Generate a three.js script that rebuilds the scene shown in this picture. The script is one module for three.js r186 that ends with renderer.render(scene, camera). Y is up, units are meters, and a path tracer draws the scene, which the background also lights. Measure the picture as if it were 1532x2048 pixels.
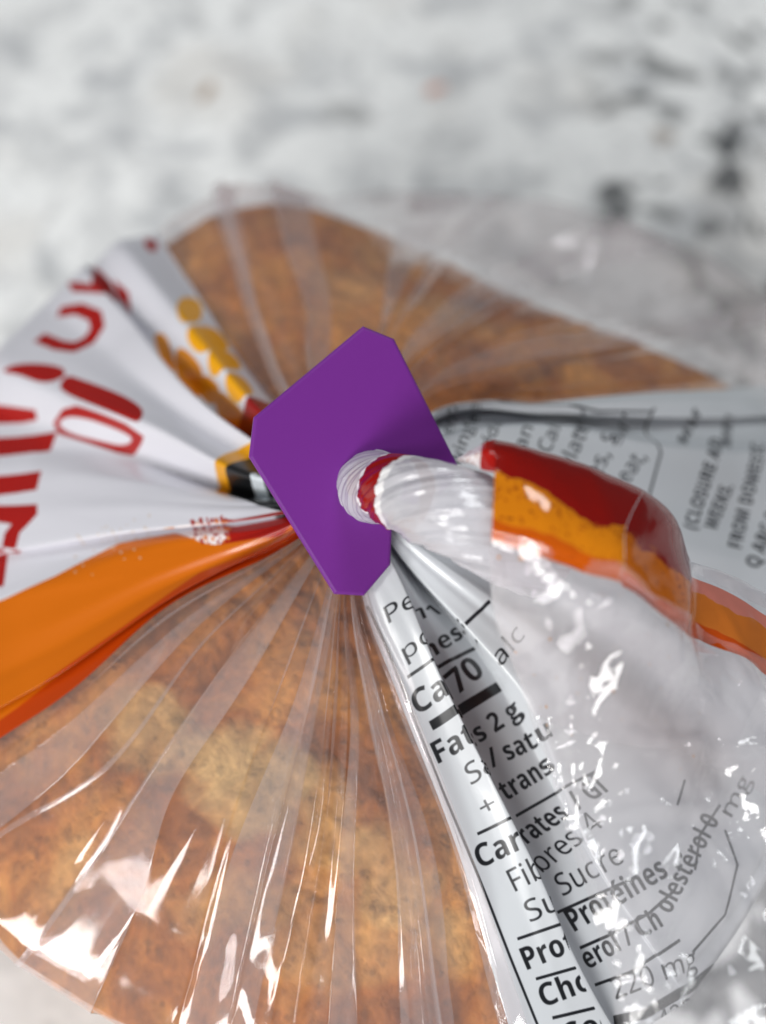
import * as THREE from 'three';
import { RectAreaLightUniformsLib } from 'three/addons/lights/RectAreaLightUniformsLib.js';

// ------------------------------------------------------------------ camera, light, exposure
const scene = new THREE.Scene();
const PW = 1532, PH = 2048, FOV = 58, PITCH = THREE.MathUtils.degToRad(62);
const FPX = (PH / 2) / Math.tan(THREE.MathUtils.degToRad(FOV / 2));
const V = (x, y, z) => new THREE.Vector3(x, y, z);
const FWD = V(0, -Math.sin(PITCH), -Math.cos(PITCH)), UPV = V(0, Math.cos(PITCH), -Math.sin(PITCH)), RIGHT = V(1, 0, 0);
const ray = (px, py) => FWD.clone().addScaledVector(RIGHT, (px - PW / 2) / FPX).addScaledVector(UPV, (PH / 2 - py) / FPX);
const CLIP_PX = [705, 925], CLIP_D = 0.115, CLIP_Y = 0.110;
const EYE = V(0, CLIP_Y - CLIP_D * ray(...CLIP_PX).y, 0.05);
const camera = new THREE.PerspectiveCamera(FOV, PW / PH, 0.004, 20);
camera.position.copy(EYE);
camera.up.copy(V(0, 1, 0));
camera.lookAt(EYE.clone().add(FWD));
camera.focus = 0.112;
camera.userData.fStop = 6.8;

RectAreaLightUniformsLib.init();
scene.background = new THREE.Color().setRGB(0.12, 0.124, 0.132);          // the dim room all round
const renderer = new THREE.WebGLRenderer({ antialias: true });
renderer.toneMapping = THREE.LinearToneMapping;
renderer.toneMappingExposure = 0.61;
renderer.shadowMap.enabled = true;

const LAMP_POS = V(-0.86, 0.86, 0.62), LAMP_W = 0.28, LAMP_H = 0.34, LAMP_AIM = V(0, 0.09, 0);
const lampLight = new THREE.RectAreaLight(new THREE.Color(1, 0.985, 0.96), 30, LAMP_W, LAMP_H);
lampLight.position.copy(LAMP_POS);
lampLight.lookAt(LAMP_AIM);
scene.add(lampLight);
const FRONT_POS = V(-0.38, 0.60, 1.06), FRONT_W = 0.5, FRONT_H = 0.5;
const frontLight = new THREE.RectAreaLight(new THREE.Color(1, 0.985, 0.97), 24, FRONT_W, FRONT_H);
frontLight.position.copy(FRONT_POS);
frontLight.lookAt(LAMP_AIM);
scene.add(frontLight);
const FILL_POS = V(0.30, 1.55, -0.75), FILL_W = 0.6, FILL_H = 0.6;
const fillLight = new THREE.RectAreaLight(new THREE.Color(0.95, 0.985, 1), 15, FILL_W, FILL_H);  // added overhead fill that brightens the worktop, not a known lamp
fillLight.position.copy(FILL_POS);
fillLight.lookAt(LAMP_AIM);
scene.add(fillLight);

// ------------------------------------------------------------------ helpers
function rng(seed) { let s = seed >>> 0; return () => { s = (s + 0x6d2b79f5) | 0; let t = Math.imul(s ^ (s >>> 15), 1 | s); t = (t + Math.imul(t ^ (t >>> 7), 61 | t)) ^ t; return ((t ^ (t >>> 14)) >>> 0) / 4294967296; }; }
const h2 = (x, y, k) => { let n = Math.imul(x | 0, 374761393) + Math.imul(y | 0, 668265263) + Math.imul(k | 0, 2147483647 ^ 0x5bd1e995); n = Math.imul(n ^ (n >>> 13), 1274126177); return ((n ^ (n >>> 16)) >>> 0) / 4294967296; };
function noise(x, y, k = 0) {
  const xi = Math.floor(x), yi = Math.floor(y), fx = x - xi, fy = y - yi, u = fx * fx * (3 - 2 * fx), v = fy * fy * (3 - 2 * fy);
  const a = h2(xi, yi, k), b = h2(xi + 1, yi, k), c = h2(xi, yi + 1, k), d = h2(xi + 1, yi + 1, k);
  return a + (b - a) * u + (c - a) * v + (a - b - c + d) * u * v;
}
function fbm(x, y, oct = 4, k = 0) { let s = 0, a = 0.5, t = 0; for (let i = 0; i < oct; i++) { s += a * noise(x, y, k + i * 17); t += a; a *= 0.5; x = x * 2.03 + 5.1; y = y * 2.03 + 1.7; } return s / t; }
const ridged = (x, y, k) => 1 - Math.abs(2 * noise(x, y, k) - 1);
const clamp = (x, a = 0, b = 1) => Math.min(b, Math.max(a, x));
const sstep = (a, b, x) => { const t = clamp((x - a) / (b - a)); return t * t * (3 - 2 * t); };
const mix = (a, b, t) => a + (b - a) * t;
function at(px, py, h) { const r = ray(px, py); return EYE.clone().addScaledVector(r, (h - EYE.y) / r.y); }
function tag(o, label, category, kind) { o.userData = { label, category }; if (kind) o.userData.kind = kind; return o; }
function shadows(o) { o.traverse((m) => { if (m.isMesh) { m.castShadow = true; m.receiveShadow = true; } }); }
function canvas(w, h) { const c = document.createElement('canvas'); c.width = w; c.height = h; return c; }
function canvasTex(c, srgb = true) { const t = new THREE.CanvasTexture(c); if (srgb) t.colorSpace = THREE.SRGBColorSpace; t.magFilter = THREE.LinearFilter; t.wrapS = t.wrapT = THREE.ClampToEdgeWrapping; return t; }
function gridGeo(P, UV, nu, nv) {                       // P[(j*nu)+i], rows j
  const g = new THREE.BufferGeometry(), pos = new Float32Array(nu * nv * 3), uv = new Float32Array(nu * nv * 2), ix = [];
  for (let n = 0; n < nu * nv; n++) { P[n].toArray(pos, n * 3); uv[n * 2] = UV[n][0]; uv[n * 2 + 1] = UV[n][1]; }
  for (let j = 0; j < nv - 1; j++) for (let i = 0; i < nu - 1; i++) { const a = j * nu + i, b = a + 1, c = a + nu, d = c + 1; ix.push(a, c, b, b, c, d); }
  g.setAttribute('position', new THREE.BufferAttribute(pos, 3)); g.setAttribute('uv', new THREE.BufferAttribute(uv, 2)); g.setIndex(ix); g.computeVertexNormals();
  return g;
}

// ------------------------------------------------------------------ granite worktop
{
  const X0 = -0.5, Z0 = -0.62, W = 1.0, D = 1.0, N = 1536, data = new Uint8Array(N * N * 4);
  const spots = [[1275, 197, 34, 14, 1], [1225, 215, 20, 14, .6], [1440, 285, 32, 28, 1], [1335, 225, 22, 16, .7], [1335, 270, 40, 24, .45], [1240, 400, 34, 40, .95], [1215, 450, 18, 20, .7], [1430, 355, 26, 22, .9], [1405, 445, 26, 18, .8], [1362, 512, 26, 20, .95], [1325, 418, 18, 14, .7],
    [1475, 185, 18, 16, .7], [1435, 150, 26, 16, .6], [1500, 140, 26, 20, .55], [1210, 120, 40, 16, .6], [1355, 12, 20, 14, .6], [1250, 5, 18, 16, .6], [1410, 55, 40, 24, .45], [1515, 295, 12, 12, .7], [680, 240, 60, 24, .5], [800, 215, 45, 14, .35], [840, 100, 60, 14, .3], [630, 50, 70, 22, .3], [245, 145, 22, 26, .45],
    [370, 350, 44, 34, .42], [500, 305, 60, 24, .35], [150, 365, 60, 20, .35], [200, 215, 30, 20, .3], [235, 440, 50, 30, .35], [340, 170, 60, 16, .35], [15, 140, 28, 24, .4], [300, 15, 60, 14, .3], [60, 30, 60, 16, .35], [1500, 600, 60, 34, .5], [1420, 590, 40, 20, .35], [30, 620, 40, 60, .45], [60, 1990, 60, 20, .2], [130, 2020, 50, 14, .2]]
    .map(([x, y, rx, ry, k]) => { const p = at(x, y, 0), q = at(x + rx, y, 0), r = at(x, y + ry, 0); return [p.x, p.z, 1.12 * Math.abs(q.x - p.x), 1.12 * Math.abs(r.z - p.z), k]; });
  const tints = [[882, 178, 18, [0.62, 0.30, 0.22]], [418, 188, 20, [0.42, 0.32, 0.24]], [1325, 272, 26, [0.36, 0.31, 0.27]]].map(([x, y, r, c]) => { const p = at(x, y, 0), q = at(x + r, y, 0); return [p.x, p.z, q.x - p.x, c]; });
  for (let j = 0; j < N; j++) for (let i = 0; i < N; i++) {
    const x = X0 + (i + 0.5) / N * W, z = Z0 + (j + 0.5) / N * D;
    const wx = x + 0.016 * (fbm(x * 55, z * 55, 3, 3) - 0.5), wz = z + 0.016 * (fbm(x * 55, z * 55, 3, 9) - 0.5);
    let c = [0.93, 0.94, 0.935];
    const vein = sstep(0.47, 0.76, fbm(wx * 44 + wz * 26, wz * 58 - wx * 34, 6, 21));
    const warm = sstep(0.55, 0.8, fbm(wx * 18 + 7, wz * 22, 4, 55));
    for (let k = 0; k < 3; k++) c[k] = mix(c[k], [0.36, 0.375, 0.40][k], vein * 0.58), c[k] = mix(c[k], [0.62, 0.57, 0.51][k], warm * 0.3);
    const flecks = sstep(0.52, 0.72, fbm(wx * 105 + 9, wz * 80, 4, 23)); for (let k = 0; k < 3; k++) c[k] = mix(c[k], [0.40, 0.41, 0.43][k], flecks * 0.3);
    const grain = fbm(x * 420, z * 420, 3, 77) - 0.5;
    const right = sstep(0.05, 0.10, wx + 0.1 * (wz + 0.1) + 0.05 * (fbm(x * 22, z * 22, 3, 33) - 0.5));
    const speck = sstep(mix(0.66, 0.57, right), mix(0.75, 0.66, right), fbm(wx * 120, wz * 105, 4, 5)) * (0.2 + 0.8 * right);
    let dark = speck * 0.8;
    for (const [sx, sz, rx, rz, k] of spots) { const dx = (wx - sx) / rx, dz = (wz - sz) / rz, q = dx * dx + dz * dz; if (q < 7) dark = Math.max(dark, k * (k < 0.5 ? 0.12 : 1) * sstep(1.9, 0.1, q + 2.4 * (fbm(x * 210, z * 210, 4, 31) - 0.5))); }
    for (let k = 0; k < 3; k++) c[k] = mix(c[k], [0.045, 0.05, 0.055][k], dark);
    for (const [sx, sz, r, t] of tints) { const dx = (wx - sx) / r, dz = (wz - sz) / r, q = dx * dx + dz * dz; if (q < 2) for (let k = 0; k < 3; k++) c[k] = mix(c[k], t[k], sstep(1.4, 0.3, q)); }
    const o = (j * N + i) * 4;
    for (let k = 0; k < 3; k++) { const l = clamp(c[k] * (1 + 0.22 * grain)); data[o + k] = 255 * (l <= 0.0031308 ? l * 12.92 : 1.055 * Math.pow(l, 1 / 2.4) - 0.055); }
    data[o + 3] = 255;
  }
  const t = new THREE.DataTexture(data, N, N); t.colorSpace = THREE.SRGBColorSpace; t.magFilter = THREE.LinearFilter; t.wrapS = t.wrapT = THREE.MirroredRepeatWrapping; t.needsUpdate = true;
  const g = new THREE.BoxGeometry(1.6, 0.03, 1.25), p = g.attributes.position, uv = g.attributes.uv;
  for (let i = 0; i < p.count; i++) uv.setXY(i, (p.getX(i) - X0) / W, (p.getZ(i) - 0.12 - Z0) / D);
  const top = new THREE.Mesh(g, new THREE.MeshPhysicalMaterial({ map: t, roughness: 0.45, specularIntensity: 0.6 }));
  top.position.set(0, -0.015, -0.12); top.name = 'worktop'; top.userData = { kind: 'structure', label: 'polished white and grey granite worktop with black specks', category: 'worktop' };
  scene.add(top);
}

// ------------------------------------------------------------------ bread: outline, height of its top
const H0 = 0.088;
const rimPx = [[500, 400], [600, 408], [720, 440], [850, 495], [960, 548], [1110, 615], [1300, 690], [1480, 775], [1570, 900], [1620, 1100], [1620, 1350], [1550, 1650], [1400, 1900], [1200, 2080], [900, 2180], [600, 2165], [420, 2120], [268, 2064], [112, 1978], [-18, 1870], [-112, 1660], [-150, 1400], [-150, 1150], [-90, 900], [20, 720], [120, 615], [230, 530], [350, 468], [420, 425]];
const rim = rimPx.map(([x, y]) => at(x, y, H0 - 0.010));
const BC = V(0, 0, 0); { for (const p of rim) BC.add(p); BC.multiplyScalar(1 / rim.length); }
const rimPolar = rim.map((p) => [Math.atan2(p.z - BC.z, p.x - BC.x), Math.hypot(p.x - BC.x, p.z - BC.z)]).sort((a, b) => a[0] - b[0]);
function rimR(th) {
  const n = rimPolar.length; th = Math.atan2(Math.sin(th), Math.cos(th));
  let i = 0; while (i < n && rimPolar[i][0] < th) i++;
  const g = (k) => { const m = ((k % n) + n) % n; return [rimPolar[m][0] + Math.floor(k / n) * 2 * Math.PI, rimPolar[m][1]]; };
  const [t0, r0] = g(i - 1), [t1, r1] = g(i), [, rm] = g(i - 2), [, r2] = g(i + 1), u = (th - t0) / (t1 - t0);
  return 0.5 * (2 * r0 + (r1 - rm) * u + (2 * rm - 5 * r0 + 4 * r1 - r2) * u * u + (3 * r0 - rm - 3 * r1 + r2) * u * u * u);
}
function rho(x, z) { return Math.hypot(x - BC.x, z - BC.z) / rimR(Math.atan2(z - BC.z, x - BC.x)); }
function breadH(x, z) { const q = Math.min(rho(x, z), 1.3); return H0 + 0.0015 - 0.0125 * Math.pow(q, 3.6); }
function over(px, py, dh) { let h = H0 + dh, p; for (let k = 0; k < 12; k++) { p = at(px, py, h); h = mix(h, breadH(p.x, p.z) + dh, 0.7); } return p; }   // the point of that pixel's ray dh above the bread
const PLAN_X0 = BC.x - 0.1, PLAN_Z0 = BC.z - 0.1, PLAN_W = 0.2;
{
  const NT = 220, NR = 96, P = [], UV = [], rr = 1.0;
  const bump = (x, z) => 0.0011 * (fbm(x * 260, z * 260, 4, 41) - 0.5) + 0.0022 * (fbm(x * 70, z * 70, 3, 43) - 0.5) - 0.0006 * sstep(0.64, 0.8, fbm(x * 420, z * 420, 2, 47));
  const prof = [];
  for (let j = 0; j < NR; j++) { const u = j / (NR - 1); prof.push(u < 0.86 ? [u / 0.86, 0] : [1, (u - 0.86) / 0.14]); }
  for (const [q, down] of prof) for (let i = 0; i <= NT; i++) {
    const th = i / NT * 2 * Math.PI, R = rimR(th) * (1 + 0.012 * (fbm(Math.cos(th) * 30 + 40, Math.sin(th) * 30 + 40, 3, 2) - 0.5)) * rr;
    const qq = Math.pow(q, 0.8), x = BC.x + Math.cos(th) * R * qq, z = BC.z + Math.sin(th) * R * qq;
    let y = H0 + 0.0015 - 0.0125 * Math.pow(qq, 3.6) + bump(x, z), k = 1;
    if (down > 0) { y = mix(y, 0.0015, down); k = 1 + 0.01 * Math.sin(down * Math.PI) - 0.04 * down * down; }
    P.push(V(BC.x + (x - BC.x) * k, y, BC.z + (z - BC.z) * k));
    UV.push([(x - PLAN_X0) / PLAN_W, (z - PLAN_Z0) / PLAN_W]);
  }
  const g = gridGeo(P, UV, NT + 1, NR);
  const N = 1536, data = new Uint8Array(N * N * 4), bd = new Uint8Array(N * N * 4);
  const pale = [[430, 1520, 90, 50, .9], [540, 1590, 90, 60, .8], [300, 1440, 70, 60, .6], [690, 1700, 80, 50, .55], [800, 1790, 70, 60, .7], [880, 1850, 50, 50, .6], [640, 1640, 60, 80, .45], [500, 1800, 120, 50, .3], [120, 1760, 60, 60, .35], [700, 1900, 120, 60, .35], [780, 480, 60, 40, .3], [900, 620, 90, 40, .35], [700, 560, 60, 40, .3]]
    .map(([x, y, rx, ry, k]) => { const p = at(x, y, H0), q = at(x + rx, y, H0), r = at(x, y + ry, H0); return [p.x, p.z, Math.abs(q.x - p.x), Math.abs(r.z - p.z), k]; });
  for (let j = 0; j < N; j++) for (let i = 0; i < N; i++) {
    const x = PLAN_X0 + (i + 0.5) / N * PLAN_W, z = PLAN_Z0 + (j + 0.5) / N * PLAN_W;
    const wx = x + 0.006 * (fbm(x * 130, z * 130, 3, 61) - 0.5), wz = z + 0.006 * (fbm(x * 130, z * 130, 3, 63) - 0.5);
    const a = fbm(wx * 75, wz * 75, 5, 65), b = fbm(x * 900, z * 900, 3, 67), d = fbm(wx * 190, wz * 140, 4, 69);
    const e0 = fbm(wx * 330, wz * 300, 3, 79); let p = 0; for (const [sx, sz, rx, rz, k] of pale) { const q = ((wx - sx) / rx) ** 2 + ((wz - sz) / rz) ** 2; if (q < 4) p = Math.max(p, k * sstep(2.6, 0, q + 3.2 * (d - 0.5) + 1.5 * (e0 - 0.5))); }
    const e = fbm(wx * 420 + 3, wz * 330, 4, 73), t = clamp(0.52 + 1.5 * (a - 0.5) + 0.9 * (d - 0.5) + 0.4 * (e - 0.5)), pore = sstep(0.6, 0.85, fbm(x * 760, z * 700, 4, 71));
    const lo = [0.16, 0.038, 0.006], mi = [0.40, 0.128, 0.017], hi = [0.60, 0.25, 0.045], cr = [0.80, 0.55, 0.22];
    const o = (j * N + i) * 4;
    for (let k = 0; k < 3; k++) {
      let c = t < 0.5 ? mix(lo[k], mi[k], t * 2) : mix(mi[k], hi[k], t * 2 - 1);
      c = mix(c, cr[k], clamp(p * (0.5 + 0.9 * (d - 0.2)))); c *= 1 + 0.7 * (b - 0.5); c *= 1 - 0.32 * pore; c = clamp(c);
      data[o + k] = 255 * (c <= 0.0031308 ? c * 12.92 : 1.055 * Math.pow(c, 1 / 2.4) - 0.055);
    }
    data[o + 3] = 255;
    bd[o] = bd[o + 1] = bd[o + 2] = 255 * clamp(0.4 * d + 0.35 * e + 0.25 * b - 0.08 * pore); bd[o + 3] = 255;
  }
  const tex = (d, s) => { const t = new THREE.DataTexture(d, N, N); if (s) t.colorSpace = THREE.SRGBColorSpace; t.magFilter = THREE.LinearFilter; t.wrapS = t.wrapT = THREE.MirroredRepeatWrapping; t.needsUpdate = true; return t; };
  const bread = new THREE.Mesh(g, new THREE.MeshStandardMaterial({ map: tex(data, true), bumpMap: tex(bd, false), bumpScale: 0.0012, roughness: 0.78 }));
  bread.name = 'bread_loaf';
  tag(bread, 'golden brown crusty bread loaf standing on end inside the clear bag', 'bread');
  scene.add(bread);
}

// ------------------------------------------------------------------ bag: fold lines from the neck outwards
const bag = new THREE.Group(); bag.name = 'bread_bag';
tag(bag, 'clear and printed plastic bread bag gathered and twisted at its neck', 'bag');
scene.add(bag);
const NECK_PX = [712, 990], NECK = at(...NECK_PX, 0.1035);
// e: pixel of the far end; f: height of the fold in mm (ridge +, tuck -); m: pixels the fold passes; panel letter
const folds = [];
const F = (panel, ex, ey, f, ...m) => folds.push({ panel, e: [ex, ey], f: panel === 'A' && ey < 1000 ? f * 1.7 : f, m, n: folds.length, wild: panel === 'A' || panel === 'C' ? 0.25 : 1 });
// front panel, white and orange
F('A', 318, 478, -1.5, [540, 800]);
F('A', 250, 500, 2.6, [515, 815], [400, 680]);
F('A', 165, 575, -2.6, [490, 880], [340, 740]);
F('A', 190, 535, 2.4, [492, 868], [365, 770]);
F('A', 100, 612, 0.8, [490, 910], [290, 770]);
F('A', 10, 715, 2.6, [488, 950], [290, 850], [130, 795]);
F('A', -62, 812, -2.2, [500, 990], [270, 920], [60, 850]);
F('A', -110, 930, 0.5, [500, 1000], [250, 960]);
F('A', -140, 1040, 1.6, [500, 1015], [250, 1010]);
F('A', -150, 1125, 1.8, [540, 1034], [250, 1068], [0, 1108]);
F('A', -150, 1118, -1.2, [545, 1034], [250, 1062], [0, 1102]);
F('A', -145, 1245, 0.6, [560, 1048], [300, 1090], [120, 1160]);
F('A', -130, 1340, 0.5, [570, 1058], [300, 1150], [90, 1250]);
F('A', -125, 1400, 0.0, [570, 1066], [320, 1180], [90, 1310]);
F('A', -115, 1470, 1.2, [575, 1074], [350, 1190], [100, 1360]);
F('A', -110, 1450, -0.8, [580, 1078], [330, 1190], [100, 1350]);
F('B', -130, 1560, 0.4, [585, 1086], [340, 1215], [120, 1400]);
// clear window over the crust: wide double-back pleats
F('B', -120, 1735, 2.2, [590, 1102], [400, 1255], [150, 1555]);
F('B', -150, 1610, -1.5, [590, 1092], [370, 1225], [130, 1440]);
F('B', -115, 1770, 0.4, [600, 1110], [430, 1290], [210, 1580]);
F('B', -20, 1872, 1.6, [606, 1114], [450, 1290], [260, 1560]);
F('B', 215, 2040, 2.8, [628, 1140], [520, 1340], [348, 1600], [302, 1800]);
F('B', 20, 1900, -1.2, [608, 1122], [455, 1310], [265, 1570]);
F('B', 285, 2074, 0.2, [632, 1145], [540, 1340], [400, 1640]);
F('B', 500, 2160, -1.4, [676, 1190], [650, 1400], [600, 1700]);
F('B', 325, 2115, 2.8, [652, 1180], [585, 1400], [470, 1700]);
F('B', 420, 2145, 1.0, [660, 1185], [612, 1400], [530, 1700]);
F('B', 530, 2160, 2.0, [680, 1190], [664, 1400], [635, 1700]);
F('B', 590, 2165, 0, [684, 1190], [680, 1400], [660, 1700]);
F('B', 705, 2170, -0.9, [694, 1190], [716, 1400], [724, 1700]);
F('B', 645, 2168, 1.8, [688, 1190], [690, 1400], [685, 1700]);
F('B', 730, 2172, 0, [694, 1195], [712, 1420], [736, 1700]);
F('B', 940, 2182, -1.5, [712, 1195], [785, 1430], [868, 1700]);
F('B', 808, 2178, 2.6, [700, 1195], [728, 1430], [770, 1700]);
F('B', 848, 2180, 1.0, [704, 1195], [745, 1430], [800, 1700]);
F('B', 872, 2180, 2.8, [708, 1195], [752, 1400], [826, 1700]);
F('B', 905, 2180, 0.5, [712, 1195], [768, 1400], [850, 1700]);
F('B', 1000, 2172, 0.2, [718, 1195], [780, 1400], [885, 1700]);
F('B', 1085, 2145, 2.2, [740, 1194], [815, 1380], [955, 1735]);
F('B', 1010, 2168, -0.8, [722, 1195], [786, 1400], [900, 1700]);
// nutrition panel
F('C', 1040, 2160, -0.2, [726, 1198], [794, 1385], [918, 1720]);
F('C', 1095, 2140, 0.6, [738, 1200], [810, 1370], [948, 1740]);
F('C', 1160, 2110, 1.3, [762, 1185], [850, 1370], [1010, 1740]);
F('C', 1248, 2080, 2.6, [805, 1165], [890, 1370], [1078, 1740], [1160, 1930]);
F('C', 1240, 2082, -0.6, [803, 1165], [884, 1370], [1070, 1740], [1152, 1930]);
F('C', 1300, 2050, -1.6, [812, 1150], [930, 1350], [1125, 1740]);
F('C', 1380, 2000, -3.0, [818, 1140], [970, 1320], [1190, 1740]);
F('C', 1372, 2003, 0.2, [812, 1128], [960, 1290], [1060, 1410], [1190, 1720]);
F('C', 1470, 1870, 0.8, [830, 1110], [1040, 1290], [1200, 1470]);
F('C', 1560, 1720, 1.6, [850, 1100], [1100, 1280], [1300, 1450]);
F('C', 1620, 1560, -0.6, [870, 1085], [1150, 1230], [1350, 1380]);
F('C', 1650, 1420, 0.8, [880, 1065], [1150, 1170], [1400, 1290]);
F('C', 1660, 1300, -0.4, [890, 1040], [1150, 1110], [1400, 1200]);
F('C', 1665, 1180, 0.6, [895, 1010], [1150, 1040], [1400, 1100]);
F('C', 1665, 1060, 0.2, [900, 960], [1150, 980], [1400, 1010]);
F('C', 1660, 960, 0.8, [900, 920], [1150, 910], [1400, 935]);
F('C', 1655, 915, 1.6, [905, 870], [1100, 850], [1330, 890]);
F('C', 1650, 930, -1.4, [905, 862], [1100, 846], [1330, 880]);
F('C', 1645, 850, -1.0, [895, 842], [1100, 838], [1330, 850]);
F('C', 1645, 825, -1.6, [890, 832], [1100, 832], [1330, 836]);
F('C', 1645, 838, 1.8, [890, 828], [1100, 828], [1330, 840]);
F('C', 1640, 790, 3.0, [880, 822], [1100, 812], [1330, 800]);
F('E', 1640, 752, 1.6, [872, 818], [1100, 803], [1330, 780]);
// clear film over the far crust
F('E', 1645, 740, -0.8, [868, 814], [1100, 800], [1330, 775]);
F('E', 1650, 690, 1.6, [862, 800], [1100, 760], [1330, 735]);
F('E', 1540, 590, 2.2, [842, 770], [1040, 680], [1260, 640]);
F('E', 1640, 650, -1.2, [852, 785], [1080, 725], [1310, 690]);
F('E', 1430, 520, 0.4, [828, 755], [1000, 660], [1200, 600]);
F('E', 1230, 432, 2.4, [800, 705], [890, 600], [1040, 505]);
F('E', 1370, 490, -1.2, [815, 735], [960, 640], [1130, 560]);
F('E', 1130, 405, 0.4, [794, 698], [870, 590], [975, 490]);
F('E', 1050, 395, 1.4, [784, 690], [838, 590], [930, 480]);
F('E', 800, 385, 2.6, [745, 668], [752, 560], [772, 460]);
F('E', 950, 388, -1.2, [770, 680], [806, 570], [870, 470]);
F('E', 730, 384, 0.2, [722, 662], [722, 550], [728, 450]);
F('E', 660, 398, 1.2, [680, 680], [668, 560], [660, 460]);
F('E', 545, 404, 2.6, [618, 738], [612, 620], [560, 470]);
F('E', 640, 400, -1.0, [662, 700], [655, 560], [640, 460]);
F('E', 505, 406, 0.2, [598, 755], [575, 640], [520, 470]);
F('E', 430, 425, 2.4, [562, 785], [490, 640], [445, 510]);
F('E', 490, 408, -1.0, [585, 765], [545, 640], [500, 480]);
F('E', 365, 458, 0.8, [548, 796], [445, 640], [395, 540]);

function creaser(seed, n, x0, x1, z0, z1, wmin, wmax, lmin, lmax, amin, amax, dir, spread) {   // straight creases of finite length in thin film
  const R = rng(seed), list = [];
  for (let i = 0; i < n; i++) { const a = dir(mix(x0, x1, R()), mix(z0, z1, R())) ; list.push([a[0], a[1], a[2] + (R() - 0.5) * spread, mix(wmin, wmax, R()), mix(lmin, lmax, R()), mix(amin, amax, R()) * (R() < 0.7 ? 1 : -1)].map((v, k) => v)); }
  const pre = list.map(([x, z, a, w, l, h]) => [x, z, Math.cos(a), Math.sin(a), w, l, h]);
  return (x, z) => { let s = 0; for (const [cx, cz, c, d, w, l, h] of pre) { const dx = x - cx, dz = z - cz, u = (dx * c + dz * d) / l; if (u < -1 || u > 1) continue; const v = Math.sqrt((dz * c - dx * d) ** 2 + 6e-8) / w; if (v > 1) continue; s += h * (1 - v) * (1 - u * u); } return s; };
}
const radial = (x, z) => [x, z, Math.atan2(z - NECK.z, x - NECK.x)];
const thinCrease = creaser(17, 130, BC.x - 0.075, BC.x + 0.075, BC.z - 0.08, BC.z + 0.075, 0.0009, 0.0025, 0.012, 0.045, 0.00012, 0.00045, radial, 0.25);
const filmCrease = creaser(7, 95, BC.x - 0.075, BC.x + 0.075, BC.z - 0.08, BC.z + 0.075, 0.003, 0.009, 0.008, 0.03, 0.0002, 0.0008, radial, 0.9);
for (const f of folds) { const c = new THREE.CatmullRomCurve3([NECK_PX, ...f.m, f.e].map((p) => V(p[0], p[1], 0)), false, 'centripetal'); f.c = Array.from({ length: 61 }, (_, k) => c.getPointAt(k / 60)); }
{                                                        // narrow pleats between the wide ones
  const R = rng(77), out = [];
  const between = (a, b, u, d, f, end) => ({ panel: a.panel, f, end, n: out.length + 200, wild: 1, c: a.c.map((p, k) => p.clone().lerp(b.c[k], u + d * sstep(end, end * 0.55, k / 60))) });
  folds.forEach((a, k) => {
    out.push(a); const b = folds[k + 1];
    if (!b || a.panel !== b.panel || !'BE'.includes(a.panel)) return;
    const pa = a.c[30], pb = b.c[30], fwd = (pa.x - NECK_PX[0]) * (pb.y - NECK_PX[1]) - (pa.y - NECK_PX[1]) * (pb.x - NECK_PX[0]), gap = pa.distanceTo(pb);
    if (fwd > 0 || gap < 16) return;                     // that stretch runs back under a pleat
    const n = gap > 70 ? 2 : 1;
    for (let i = 0; i < n; i++) {
      if (R() < 0.25) continue;
      const u = (i + 0.3 + 0.4 * R()) / n, d = Math.min(0.34 / n, (3 + R() * R() * 16) / gap), f0 = mix(a.f, b.f, u), up = 0.5 + R() * 1.2, turn = R() < 0.5 ? 1 : -1, end = R() < 0.3 ? 1.6 : 0.35 + 0.5 * R();
      out.push(between(a, b, u, d, f0 + (turn > 0 ? up : -0.5), end), between(a, b, u, -d, f0 + (turn > 0 ? -0.5 : up), end));
    }
  });
  folds.length = 0; folds.push(...out);
}
const SUB = 10, NV = 100, SK = 4;
const NF = folds.length, NU = NF * SUB;
function along(fold) {                                   // NV points from neck to rim
  const out = [], E0 = fold.c[60], e = over(E0.x, E0.y, 1e-3), th = Math.atan2(e.z - NECK.z, e.x - NECK.x), d = E0.x - NECK_PX[0], e2 = E0.y - NECK_PX[1];
  for (let j = 0; j < NV; j++) {
    const s = Math.pow(j / (NV - 1), 1.25), k0 = Math.min(59, Math.floor(s * 60)), q = fold.c[k0].clone().lerp(fold.c[k0 + 1], s * 60 - k0), side = fold.wild * 34 * (noise(s * 3.2, fold.n * 7.7, 15) - 0.5) * sstep(0.2, 0.5, s) / Math.hypot(d, e2);
    q.x -= e2 * side * (fold.n > 199 ? 0.4 : 1); q.y += d * side * (fold.n > 199 ? 0.4 : 1);
    const w = 1.9 * Math.sqrt(s) * Math.pow(1 - s, 0.75) + 0.14 * sstep(0, 0.3, s);
    const dh = 0.0128 * Math.pow(1 - s, 2.1) + 0.0011 + fold.f * 0.001 * w * mix(1, 0.45 + 1.1 * noise(s * 4, fold.n * 3.3, 16), fold.wild);
    const p = over(q.x, q.y, Math.max(dh, 0.0003)), k = sstep(0.10, 0.0, s);
    p.lerp(V(NECK.x + Math.cos(th) * (0.0032 + s * 0.03), NECK.y - s * 0.02, NECK.z + Math.sin(th) * (0.0032 + s * 0.03)), k);
    const out1 = sstep(0.8, 1, s), r0 = rho(p.x, p.z), want = 1.0 + 0.01 * noise(fold.n * 1.7, 3, 19);
    if (out1 > 0 && r0 < want) { const g = mix(1, want / r0, out1); p.x = BC.x + (p.x - BC.x) * g; p.z = BC.z + (p.z - BC.z) * g; p.y = Math.max(p.y, breadH(p.x, p.z) + 0.0008); }
    out.push(p);
  }
  return out;
}
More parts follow.
